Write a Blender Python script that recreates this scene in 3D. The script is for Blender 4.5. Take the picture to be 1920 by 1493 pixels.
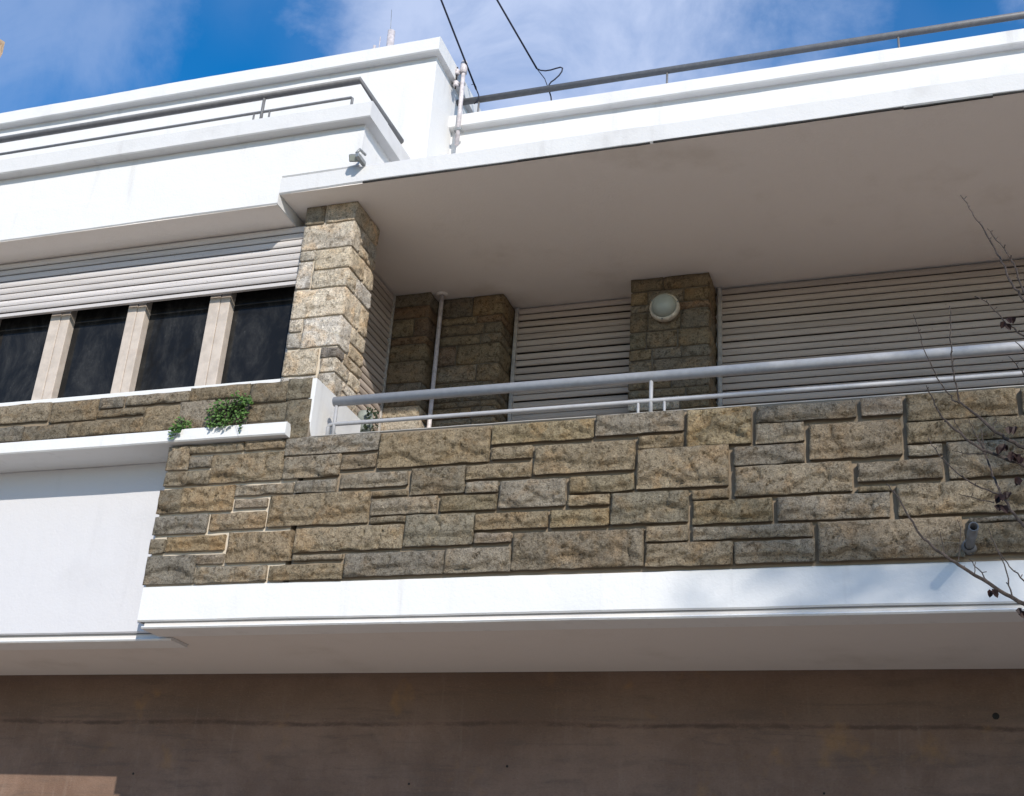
import bpy, bmesh, math, random
from mathutils import Vector, Matrix, noise

for o in list(bpy.data.objects):
    bpy.data.objects.remove(o)
scene = bpy.context.scene
C = scene.collection
R = math.radians

# ------------------------------------------------------------ camera
cam_d = bpy.data.cameras.new('camera')
cam = bpy.data.objects.new('camera', cam_d)
C.objects.link(cam)
right = Vector((0.94862, 0.30990, 0.06392))
up = Vector((0.07317, -0.41138, 0.90852))
fwd = Vector((-0.30784, 0.85717, 0.41292))
m = Matrix.Identity(4)
for i in range(3):
    m[i][0] = right[i]; m[i][1] = up[i]; m[i][2] = -fwd[i]
m[0][3], m[1][3], m[2][3] = 0.0, -6.0, 1.6
cam.matrix_world = m
cam_d.sensor_width = 36
cam_d.lens = 2359.2 / 1920 * 36
cam_d.clip_start = 0.05
cam_d.clip_end = 5000
scene.camera = cam

# ------------------------------------------------------------ sky, sun, exposure
SUN_TO = Vector((0.66, -1.0, 0.675)).normalized()
ELEV = math.asin(SUN_TO.z)
AZ = math.atan2(SUN_TO.x, SUN_TO.y)
world = bpy.data.worlds.new('World')
scene.world = world
world.use_nodes = True
nt = world.node_tree
nt.nodes.clear()
wout = nt.nodes.new('ShaderNodeOutputWorld')
wbg = nt.nodes.new('ShaderNodeBackground')
wbg.inputs['Strength'].default_value = 0.13
sky = nt.nodes.new('ShaderNodeTexSky')
sky.sky_type = 'NISHITA'
sky.sun_disc = False
sky.sun_elevation = ELEV
sky.sun_rotation = AZ
sky.altitude = 300
sky.air_density = 1.0
sky.dust_density = 0.35
sky.ozone_density = 3.0
tc = nt.nodes.new('ShaderNodeTexCoord')


def wn(t, **kw):
    n = nt.nodes.new(t)
    for k, v in kw.items():
        setattr(n, k, v)
    return n


def wmath(op, a, b=None):
    n = wn('ShaderNodeMath', operation=op)
    for i, v in enumerate((a, b)):
        if v is None:
            continue
        if isinstance(v, (int, float)):
            n.inputs[i].default_value = v
        else:
            nt.links.new(v, n.inputs[i])
    return n.outputs[0]


# clouds: broad soft banks scattered over the whole sky, broken up by noise
nz = wn('ShaderNodeTexNoise')
nz.inputs['Scale'].default_value = 4.2
nz.inputs['Detail'].default_value = 10
nz.inputs['Roughness'].default_value = 0.62
nz.inputs['Distortion'].default_value = 0.4
nt.links.new(tc.outputs['Generated'], nz.inputs['Vector'])
nz2 = wn('ShaderNodeTexNoise')
nz2.inputs['Scale'].default_value = 1.7
nz2.inputs['Detail'].default_value = 4
nt.links.new(tc.outputs['Generated'], nz2.inputs['Vector'])
total = None
for d, rad, amp in (((-0.225, 0.725, 0.648), 0.25, 0.97), ((-0.60, 0.50, 0.65), 0.20, 0.42), ((0.17, 0.72, 0.67), 0.12, 0.6),
                    ((0.75, 0.2, 0.55), 0.4, 0.7), ((0.3, -0.7, 0.65), 0.35, 0.5), ((-0.8, -0.4, 0.45), 0.4, 0.7), ((-0.9, 0.2, 0.3), 0.3, 0.7)):
    dv = Vector(d).normalized()
    dn = wn('ShaderNodeVectorMath', operation='DISTANCE')
    nt.links.new(tc.outputs['Generated'], dn.inputs[0])
    dn.inputs[1].default_value = dv
    warped = wmath('ADD', dn.outputs['Value'], wmath('MULTIPLY', wmath('SUBTRACT', nz.outputs['Fac'], 0.5), 0.44))
    mr = wn('ShaderNodeMapRange', interpolation_type='SMOOTHSTEP')
    nt.links.new(warped, mr.inputs['Value'])
    mr.inputs['From Min'].default_value = rad * 1.12
    mr.inputs['From Max'].default_value = rad * 0.35
    mr.inputs['To Min'].default_value = 0
    mr.inputs['To Max'].default_value = amp
    total = mr.outputs[0] if total is None else wmath('MAXIMUM', total, mr.outputs[0])
wisp = wn('ShaderNodeMapRange', interpolation_type='SMOOTHSTEP')
nt.links.new(nz2.outputs['Fac'], wisp.inputs['Value'])
wisp.inputs['From Min'].default_value = 0.47
wisp.inputs['From Max'].default_value = 0.72
wisp.inputs['To Max'].default_value = 0.35
nz3 = wn('ShaderNodeTexNoise')
nz3.inputs['Scale'].default_value = 9.0
nz3.inputs['Detail'].default_value = 9
nz3.inputs['Roughness'].default_value = 0.6
nz3.inputs['Distortion'].default_value = 0.8
nt.links.new(tc.outputs['Generated'], nz3.inputs['Vector'])
thin = wn('ShaderNodeMapRange', interpolation_type='SMOOTHSTEP')
nt.links.new(nz3.outputs['Fac'], thin.inputs['Value'])
thin.inputs['From Min'].default_value = 0.30
thin.inputs['From Max'].default_value = 0.62
thin.inputs['To Min'].default_value = 0.62
thin.inputs['To Max'].default_value = 0.98
cfac = wmath('MULTIPLY', wmath('MAXIMUM', total, wisp.outputs[0]), thin.outputs[0])
mix = wn('ShaderNodeMix', data_type='RGBA')
nt.links.new(cfac, mix.inputs['Factor'])
hs = wn('ShaderNodeHueSaturation')
hs.inputs['Saturation'].default_value = 1.42
hs.inputs['Value'].default_value = 1.3
nt.links.new(sky.outputs[0], hs.inputs['Color'])
nt.links.new(hs.outputs[0], mix.inputs[6])
mix.inputs[7].default_value = (3.75, 4.45, 6.2, 1)
nt.links.new(mix.outputs[2], wbg.inputs['Color'])
nt.links.new(wbg.outputs[0], wout.inputs['Surface'])

sd = bpy.data.lights.new('sun', 'SUN')
sd.energy = 4.2
sd.angle = R(0.53)
sd.color = (1.0, 0.93, 0.83)
sun = bpy.data.objects.new('sun', sd)
C.objects.link(sun)
sun.rotation_euler = (-SUN_TO).to_track_quat('-Z', 'Y').to_euler()
sun.location = SUN_TO * 40

vs = scene.view_settings
scene.display_settings.display_device = 'sRGB'
vs.view_transform = 'Standard'
vs.look = 'None'
vs.gamma = 1
vs.exposure = 0.20
vs.use_curve_mapping = False

# ------------------------------------------------------------ materials
def material(name):
    mt = bpy.data.materials.new(name)
    mt.use_nodes = True
    t = mt.node_tree
    b = t.nodes['Principled BSDF']
    b.inputs['Roughness'].default_value = 0.85
    b.inputs['Specular IOR Level'].default_value = 0.25
    return mt, t, b


class N:
    """small helper around one node tree"""
    def __init__(self, t):
        self.t = t

    def n(self, typ, **kw):
        x = self.t.nodes.new(typ)
        for k, v in kw.items():
            setattr(x, k, v)
        return x

    def link(self, a, b):
        self.t.links.new(a, b)

    def noise(self, vec, scale, detail=4, rough=0.55, dist=0.0):
        x = self.n('ShaderNodeTexNoise')
        x.inputs['Scale'].default_value = scale
        x.inputs['Detail'].default_value = detail
        x.inputs['Roughness'].default_value = rough
        x.inputs['Distortion'].default_value = dist
        self.link(vec, x.inputs['Vector'])
        return x.outputs['Fac']

    def ramp(self, fac, a, b, lo=0.0, hi=1.0, smooth=True):
        x = self.n('ShaderNodeMapRange', interpolation_type='SMOOTHSTEP' if smooth else 'LINEAR')
        self.link(fac, x.inputs['Value'])
        x.inputs['From Min'].default_value = a
        x.inputs['From Max'].default_value = b
        x.inputs['To Min'].default_value = lo
        x.inputs['To Max'].default_value = hi
        return x.outputs[0]

    def math(self, op, a, b):
        x = self.n('ShaderNodeMath', operation=op)
        for i, v in enumerate((a, b)):
            if isinstance(v, (int, float)):
                x.inputs[i].default_value = v
            else:
                self.link(v, x.inputs[i])
        return x.outputs[0]

    def mix(self, fac, a, b, blend='MIX'):
        x = self.n('ShaderNodeMix', data_type='RGBA', blend_type=blend)
        if isinstance(fac, (int, float)):
            x.inputs['Factor'].default_value = fac
        else:
            self.link(fac, x.inputs['Factor'])
        for i, v in ((6, a), (7, b)):
            if isinstance(v, tuple):
                x.inputs[i].default_value = (*v[:3], 1)
            else:
                self.link(v, x.inputs[i])
        return x.outputs[2]

    def scaled(self, vec, s):
        x = self.n('ShaderNodeVectorMath', operation='MULTIPLY')
        self.link(vec, x.inputs[0])
        x.inputs[1].default_value = s
        return x.outputs[0]

    def bump(self, h, strength, dist, bsdf, prev=None):
        x = self.n('ShaderNodeBump')
        x.inputs['Strength'].default_value = strength
        x.inputs['Distance'].default_value = dist
        self.link(h, x.inputs['Height'])
        if prev is not None:
            self.link(prev, x.inputs['Normal'])
        self.link(x.outputs[0], bsdf.inputs['Normal'])
        return x.outputs[0]

    def pos(self):
        return self.n('ShaderNodeNewGeometry').outputs['Position']


def plaster(name, col, dirt=(0.45, 0.43, 0.42), amount=0.35, streak=0.25, bump=0.25):
    mt, t, b = material(name)
    k = N(t)
    p = k.pos()
    big = k.noise(p, 1.6, 5, 0.6)
    st = k.noise(k.scaled(p, (9.0, 9.0, 0.9)), 1.0, 5, 0.6)
    fine = k.noise(p, 60, 5, 0.7)
    f1 = k.math('MULTIPLY', k.ramp(big, 0.52, 0.82), amount)
    f2 = k.math('MULTIPLY', k.ramp(st, 0.55, 0.85), streak)
    c = k.mix(f1, col, dirt)
    c = k.mix(f2, c, dirt)
    c = k.mix(k.ramp(fine, 0.6, 0.8, 0, 0.06), c, (0.2, 0.18, 0.16))
    k.link(c, b.inputs['Base Color'])
    x = k.bump(k.noise(p, 7, 3, 0.5), bump * 0.6, 0.012, b)
    k.bump(fine, bump, 0.004, b, x)
    return mt


def plain(name, col, rough=0.6, metal=0.0, spec=0.4, var=0.12, bump=0.0, scale=30, wear=None, wear_amt=0.5):
    mt, t, b = material(name)
    k = N(t)
    p = k.pos()
    f = k.noise(p, scale, 4, 0.6)
    dark = tuple(v * (1 - var * 2.2) for v in col)
    lite = tuple(min(1, v * (1 + var)) for v in col)
    c = k.mix(k.ramp(f, 0.3, 0.7), dark, lite)
    if wear:
        c = k.mix(k.math('MULTIPLY', k.ramp(k.noise(p, 9, 6, 0.65), 0.56, 0.68), wear_amt), c, wear)
    k.link(c, b.inputs['Base Color'])
    b.inputs['Roughness'].default_value = rough
    b.inputs['Metallic'].default_value = metal
    b.inputs['Specular IOR Level'].default_value = spec
    if bump:
        k.bump(f, bump, 0.003, b)
    return mt


def stone_material():
    mt, t, b = material('sandstone')
    k = N(t)
    info = k.n('ShaderNodeObjectInfo')
    off = k.n('ShaderNodeVectorMath', operation='MULTIPLY_ADD')
    cmb = k.n('ShaderNodeCombineXYZ')
    for i in range(3):
        k.link(info.outputs['Random'], cmb.inputs[i])
    k.link(cmb.outputs[0], off.inputs[0])
    off.inputs[1].default_value = (37.0, 19.0, 53.0)
    k.link(k.pos(), off.inputs[2])
    p = off.outputs[0]
    base = info.outputs['Color']
    grain = k.noise(p, 170, 3, 0.8)
    grain2 = k.noise(p, 75, 3, 0.7)
    mott = k.noise(p, 26, 6, 0.68, 0.4)
    patch = k.noise(p, 6.0, 5, 0.6, 0.8)
    patch2 = k.noise(k.scaled(p, (1, 1, 2.0)), 8.0, 5, 0.62, 1.2)
    def times(col, f):
        return k.mix(1.0, col, f, 'MULTIPLY')
    c = k.mix(k.ramp(patch, 0.46, 0.68, 0, 0.55), base, times(base, (1.15, 0.92, 0.68)))
    c = k.mix(k.ramp(patch2, 0.48, 0.70, 0, 0.7), c, times(base, (0.74, 0.73, 0.73)))
    c = k.mix(k.ramp(patch2, 0.42, 0.25, 0, 0.5), c, times(base, (0.86, 0.83, 0.66)))
    c = k.mix(k.ramp(mott, 0.50, 0.64, 0, 0.65), c, times(c, (0.36, 0.33, 0.29)))
    c = k.mix(k.ramp(mott, 0.45, 0.30, 0, 0.6), c, times(c, (1.5, 1.48, 1.45)))
    c = k.mix(k.ramp(grain2, 0.54, 0.66, 0, 0.7), c, times(c, (0.30, 0.27, 0.23)))
    c = k.mix(k.ramp(grain, 0.53, 0.66, 0, 0.65), c, times(c, (0.30, 0.27, 0.23)))
    c = k.mix(k.ramp(grain, 0.46, 0.34, 0, 0.7), c, times(c, (1.75, 1.75, 1.72)))
    k.link(c, b.inputs['Base Color'])
    b.inputs['Roughness'].default_value = 0.95
    b.inputs['Specular IOR Level'].default_value = 0.15
    x = k.bump(mott, 1.0, 0.034, b)
    x = k.bump(grain2, 0.9, 0.018, b, x)
    k.bump(grain, 0.8, 0.008, b, x)
    return mt


def brown_render():
    mt, t, b = material('brown_render')
    k = N(t)
    p = k.pos()
    hz = k.noise(k.scaled(p, (1.6, 1.6, 13.0)), 1.0, 8, 0.7, 0.6)
    big = k.noise(p, 1.3, 10, 0.7, 0.3)
    blot = k.noise(k.scaled(p, (0.7, 0.7, 1.5)), 6.0, 10, 0.74, 0.4)
    runs = k.noise(k.scaled(p, (22, 22, 1.6)), 1.0, 5, 0.65)
    fine = k.noise(k.scaled(p, (60, 60, 110)), 1.0, 5, 0.75)
    sep = k.n('ShaderNodeSeparateXYZ')
    k.link(p, sep.inputs[0])
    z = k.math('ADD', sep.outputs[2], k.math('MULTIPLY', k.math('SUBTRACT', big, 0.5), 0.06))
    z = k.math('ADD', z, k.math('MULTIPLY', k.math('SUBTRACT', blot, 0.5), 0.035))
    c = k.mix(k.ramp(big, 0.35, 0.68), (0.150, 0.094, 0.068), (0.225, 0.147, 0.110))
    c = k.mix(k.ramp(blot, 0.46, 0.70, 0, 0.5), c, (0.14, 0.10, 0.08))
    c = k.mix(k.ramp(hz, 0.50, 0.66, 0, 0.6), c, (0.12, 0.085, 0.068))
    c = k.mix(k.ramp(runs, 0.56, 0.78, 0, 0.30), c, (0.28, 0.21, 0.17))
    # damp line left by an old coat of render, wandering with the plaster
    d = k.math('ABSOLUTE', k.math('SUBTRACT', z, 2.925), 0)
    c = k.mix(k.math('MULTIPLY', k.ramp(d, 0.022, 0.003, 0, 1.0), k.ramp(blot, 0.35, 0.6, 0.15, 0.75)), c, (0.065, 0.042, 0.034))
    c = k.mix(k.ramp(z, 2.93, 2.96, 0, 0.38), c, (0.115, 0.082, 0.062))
    c = k.mix(k.ramp(k.noise(p, 3.0, 5, 0.6), 0.60, 0.74, 0, 0.45), c, (0.30, 0.165, 0.065))
    c = k.mix(k.ramp(fine, 0.5, 0.72, 0, 0.5), c, (0.09, 0.065, 0.052))
    c = k.mix(k.ramp(fine, 0.44, 0.28, 0, 0.25), c, (0.42, 0.34, 0.29))
    k.link(c, b.inputs['Base Color'])
    b.inputs['Roughness'].default_value = 0.95
    x = k.bump(blot, 0.4, 0.02, b)
    k.bump(fine, 0.6, 0.006, b, x)
    return mt


def slat_material(name, a, bcol):
    mt, t, b = material(name)
    k = N(t)
    info = k.n('ShaderNodeObjectInfo')
    p = k.pos()
    st = k.noise(k.scaled(p, (1.5, 1.5, 40)), 1.0, 5, 0.6)
    c = k.mix(info.outputs['Random'], a, bcol)
    c = k.mix(k.ramp(st, 0.45, 0.75, 0, 0.45), c, tuple(v * 0.6 for v in a))
    c = k.mix(k.ramp(k.noise(p, 70, 3, 0.6), 0.64, 0.72, 0, 0.5), c, (0.12, 0.09, 0.07))
    k.link(c, b.inputs['Base Color'])
    b.inputs['Roughness'].default_value = 0.62
    return mt


def glass_material():
    mt, t, b = material('window_glass')
    k = N(t)
    p = k.pos()
    d = k.noise(k.scaled(p, (5, 5, 2.6)), 1.0, 9, 0.75, 0.5)
    e = k.noise(k.scaled(p, (90, 90, 30)), 1.0, 5, 0.75)
    c = k.mix(k.ramp(d, 0.40, 0.80, 0, 0.7), (0.010, 0.010, 0.010), (0.06, 0.058, 0.054))  # dusty smears whose grey also stands in for soft reflections
    c = k.mix(k.math('MULTIPLY', k.ramp(e, 0.56, 0.74, 0, 0.7), k.ramp(d, 0.45, 0.65)), c, (0.085, 0.083, 0.078))
    k.link(c, b.inputs['Base Color'])
    k.link(k.ramp(d, 0.4, 0.8, 0.05, 0.28), b.inputs['Roughness'])
    b.inputs['Specular IOR Level'].default_value = 0.16
    k.bump(k.noise(p, 2.2, 2, 0.5), 0.1, 0.02, b)
    return mt


def leaf_material(name, a, bb):
    mt, t, b = material(name)
    k = N(t)
    f = k.noise(k.pos(), 45, 3, 0.6)
    k.link(k.mix(k.ramp(f, 0.35, 0.65), a, bb), b.inputs['Base Color'])
    b.inputs['Roughness'].default_value = 0.6
    return mt


M = {
    'white': plaster('white_paint', (0.66, 0.66, 0.655), (0.42, 0.405, 0.395), 0.38, 0.5, 0.45),
    'bay_white': plaster('bay_wall_paint', (0.55, 0.545, 0.56), (0.42, 0.415, 0.425), 0.4, 0.35, 0.4),
    'fascia': plaster('aged_white_paint', (0.60, 0.60, 0.60), (0.36, 0.345, 0.335), 0.5, 0.5, 0.45),
    'soffit': plaster('soffit_paint', (0.85, 0.795, 0.74), (0.60, 0.53, 0.45), 0.62, 0.0, 0.5),
    'low_soffit': plaster('balcony_soffit_paint', (0.64, 0.60, 0.565), (0.46, 0.42, 0.375), 0.6, 0.0, 0.5),
    'mortar': plaster('tan_mortar', (0.235, 0.185, 0.13), (0.09, 0.072, 0.052), 0.9, 0.5, 0.8),
    'shade_collar_grey': plaster('groove_shade_collar_grey', (0.15, 0.148, 0.15), (0.09, 0.09, 0.09), 0.6, 0.4, 0.5),  # dark tone holds the drip grooves' shade; also colours the spout collar
    'mortar_pale': plaster('cream_mortar', (0.54, 0.465, 0.365), (0.28, 0.235, 0.175), 0.4, 0.3, 0.5),
    'mortar_dark': plaster('dark_mortar', (0.20, 0.165, 0.125), (0.08, 0.07, 0.05), 0.7, 0.4, 0.7),
    'cement': plaster('cement', (0.36, 0.34, 0.31), (0.16, 0.15, 0.12), 0.7, 0.3, 0.7),
    'stone': stone_material(),
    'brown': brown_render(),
    'slat': slat_material('shutter_slats', (0.37, 0.315, 0.275), (0.47, 0.405, 0.36)),
    'slat_left': slat_material('white_shutter_slats', (0.48, 0.455, 0.445), (0.58, 0.55, 0.54)),
    'guide': plain('shutter_guide', (0.42, 0.40, 0.38), 0.5, 0.0),
    'dark': plain('dark_recess', (0.02, 0.018, 0.016), 0.9),
    'glass': glass_material(),
    'wood': plain('cream_window_paint', (0.50, 0.435, 0.375), 0.6, var=0.06, scale=14, bump=0.2, wear=(0.42, 0.33, 0.27), wear_amt=0.35),
    'rail': plain('grey_rail_paint', (0.34, 0.34, 0.35), 0.5, 0.0, 0.4, 0.04, 0.1, wear=(0.24, 0.23, 0.22), wear_amt=0.3),
    'rail_dark': plain('dark_rail_paint', (0.145, 0.145, 0.15), 0.5, 0.0, 0.5, 0.06, 0.12, wear=(0.10, 0.095, 0.095), wear_amt=0.3),
    'pipe': plain('white_pipe', (0.55, 0.51, 0.52), 0.45),
    'lamp_ring': plain('lamp_ring_paint', (0.62, 0.56, 0.46), 0.5, bump=0.2),
    'lamp_glass': plain('frosted_lamp_glass', (0.36, 0.39, 0.35), 0.3, spec=0.5, var=0.05, scale=8),
    'metal': plain('galvanised_metal', (0.30, 0.31, 0.31), 0.5, 0.6),
    'cable': plain('black_cable', (0.012, 0.014, 0.03), 0.6),
    'bark': plain('twig_bark', (0.055, 0.042, 0.036), 0.85, var=0.3, scale=80, bump=0.5),
    'dead_leaf': leaf_material('dark_dry_leaf', (0.010, 0.004, 0.004), (0.022, 0.008, 0.006)),
    'tan_leaf': leaf_material('tan_dry_leaf', (0.36, 0.25, 0.16), (0.50, 0.38, 0.26)),
    'leaf': leaf_material('green_leaf', (0.045, 0.10, 0.022), (0.10, 0.19, 0.045)),
    'pot': plain('grey_green_pot', (0.26, 0.29, 0.27), 0.7, var=0.15, scale=12),
    'pot_leaf': leaf_material('dark_green_leaf', (0.014, 0.025, 0.012), (0.04, 0.06, 0.03)),
    'terracotta': plain('terracotta_floor', (0.42, 0.29, 0.20), 0.75, var=0.12, scale=5),
    'soil': plain('dry_ground', (0.46, 0.39, 0.31), 0.95, var=0.2, scale=2, bump=0.3),
    'asphalt': plain('asphalt', (0.12, 0.115, 0.11), 0.95, var=0.25, scale=25, bump=0.6),
    'paving': plain('pavement_concrete', (0.46, 0.39, 0.31), 0.9, var=0.15, scale=6, bump=0.3),
}

# ------------------------------------------------------------ helpers
def link(name, me, mat, parent=None, loc=None, smooth=False):
    o = bpy.data.objects.new(name, me)
    if mat and not me.materials:
        me.materials.append(M[mat])
    C.objects.link(o)
    if parent is not None:
        o.parent = parent
    if loc is not None:
        o.location = loc
    if smooth:
        me.polygons.foreach_set('use_smooth', [True] * len(me.polygons))
    return o


def empty(name, loc, label, cat, group=None):
    o = bpy.data.objects.new(name, None)
    C.objects.link(o)
    o.location = loc
    return tag(o, label, cat, group)


def tag(o, label, cat, group=None):
    o['label'] = label
    o['category'] = cat
    if group:
        o['group'] = group
    return o


def box_bm(bm, x0, x1, y0, y1, z0, z1):
    v = [bm.verts.new(c) for c in ((x0, y0, z0), (x1, y0, z0), (x1, y1, z0), (x0, y1, z0), (x0, y0, z1), (x1, y0, z1), (x1, y1, z1), (x0, y1, z1))]
    for f in ((0, 3, 2, 1), (4, 5, 6, 7), (0, 1, 5, 4), (1, 2, 6, 5), (2, 3, 7, 6), (3, 0, 4, 7)):
        bm.faces.new([v[i] for i in f])


def from_bm(name, bm, mat, parent=None, smooth=False, bevel=0.0, seg=2):
    if bevel:
        bmesh.ops.bevel(bm, geom=list(bm.edges), offset=bevel, segments=seg, affect='EDGES', profile=0.6)
    bm.normal_update()
    me = bpy.data.meshes.new(name)
    bm.to_mesh(me)
    bm.free()
    return link(name, me, mat, parent, smooth=smooth)


def box(name, x0, x1, y0, y1, z0, z1, mat, parent=None, bevel=0.006):
    bm = bmesh.new()
    box_bm(bm, x0, x1, y0, y1, z0, z1)
    return from_bm(name, bm, mat, parent, bevel=bevel)


def wavy_box(name, x0, x1, y0, y1, z0, z1, mat, parent=None, amp=0.004, step=0.12, seed=0):
    """long plaster member whose arrises wander a little, as hand-run plaster does"""
    n = max(2, int((x1 - x0) / step))
    vs_, fs = [], []
    c = 0.008
    prof = [(y0 + c, z0), (y1, z0), (y1, z1), (y0 + c, z1), (y0, z1 - c), (y0, z0 + c)]
    k = len(prof)
    for i in range(n + 1):
        x = x0 + (x1 - x0) * i / n
        for j, (y, z) in enumerate(prof):
            q = Vector((x * 1.3 + seed, y * 3, z * 3))
            dy = noise.noise(q) * amp + noise.noise(q * 5.1) * amp * 0.4
            dz = noise.noise(q + Vector((9, 4, 2))) * amp + noise.noise(q * 6.3) * amp * 0.5
            vs_.append((x, y + (dy if y < y1 else 0), z + dz))
    for i in range(n):
        for j in range(k):
            a, b_ = i * k + j, i * k + (j + 1) % k
            fs.append((a, a + k, b_ + k, b_))
    fs.append(tuple(range(k)))
    fs.append(tuple(n * k + j for j in reversed(range(k))))
    me = bpy.data.meshes.new(name)
    me.from_pydata(vs_, [], fs)
    bm = bmesh.new()
    bm.from_mesh(me)
    bmesh.ops.recalc_face_normals(bm, faces=bm.faces)
    bm.to_mesh(me)
    bm.free()
    return link(name, me, mat, parent)


def tube_bm(bm, pts, radii, sides=8, caps=True):
    pts = [Vector(p) for p in pts]
    if isinstance(radii, (int, float)):
        radii = [radii] * len(pts)
    ref = None
    rings = []
    for i, p in enumerate(pts):
        a = pts[max(0, i - 1)]
        b_ = pts[min(len(pts) - 1, i + 1)]
        d = (b_ - a)
        if d.length < 1e-9:
            d = Vector((0, 0, 1))
        d.normalize()
        if ref is None:
            ref = d.orthogonal().normalized()
        u = (ref - d * ref.dot(d))
        if u.length < 1e-6:
            u = d.orthogonal()
        u.normalize()
        ref = u
        w = d.cross(u)
        rings.append([bm.verts.new(p + (u * math.cos(t) + w * math.sin(t)) * radii[i]) for t in (2 * math.pi * s / sides for s in range(sides))])
    for i in range(len(rings) - 1):
        for s in range(sides):
            bm.faces.new((rings[i][s], rings[i][(s + 1) % sides], rings[i + 1][(s + 1) % sides], rings[i + 1][s]))
    if caps:
        bm.faces.new(list(reversed(rings[0])))
        bm.faces.new(rings[-1])


def tube(name, pts, radii, mat, parent=None, sides=12):
    bm = bmesh.new()
    tube_bm(bm, pts, radii, sides)
    o = from_bm(name, bm, mat, parent)
    for p in o.data.polygons:
        p.use_smooth = len(p.vertices) == 4
    return o


def lathe(name, prof, axis_o, axis_d, mat, parent=None, seg=32):
    """prof: list of (radius, height along axis)"""
    d = Vector(axis_d).normalized()
    u = d.orthogonal().normalized()
    w = d.cross(u)
    o0 = Vector(axis_o)
    bm = bmesh.new()
    rings = []
    for r, h in prof:
        if r < 1e-6:
            rings.append([bm.verts.new(o0 + d * h)])
        else:
            rings.append([bm.verts.new(o0 + d * h + (u * math.cos(t) + w * math.sin(t)) * r) for t in (2 * math.pi * s / seg for s in range(seg))])
    for a, b_ in zip(rings, rings[1:]):
        for s in range(seg):
            s2 = (s + 1) % seg
            if len(a) == 1 and len(b_) == 1:
                continue
            if len(a) == 1:
                bm.faces.new((a[0], b_[s2], b_[s]))
            elif len(b_) == 1:
                bm.faces.new((a[s], a[s2], b_[0]))
            else:
                bm.faces.new((a[s], a[s2], b_[s2], b_[s]))
    bmesh.ops.recalc_face_normals(bm, faces=bm.faces)
    return from_bm(name, bm, mat, parent, smooth=True)


TINT = {'t': (0.405, 0.345, 0.268), 'o': (0.395, 0.30, 0.20), 'g': (0.35, 0.308, 0.252), 'd': (0.25, 0.218, 0.175), 'p': (0.42, 0.36, 0.315),
        'm': (0.31, 0.265, 0.188), 'y': (0.45, 0.355, 0.22), 'b': (0.34, 0.282, 0.212), 'w': (0.66, 0.585, 0.475), 's': (0.315, 0.225, 0.155),
        'T': (0.73, 0.65, 0.54), 'O': (0.67, 0.56, 0.42)}


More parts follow.
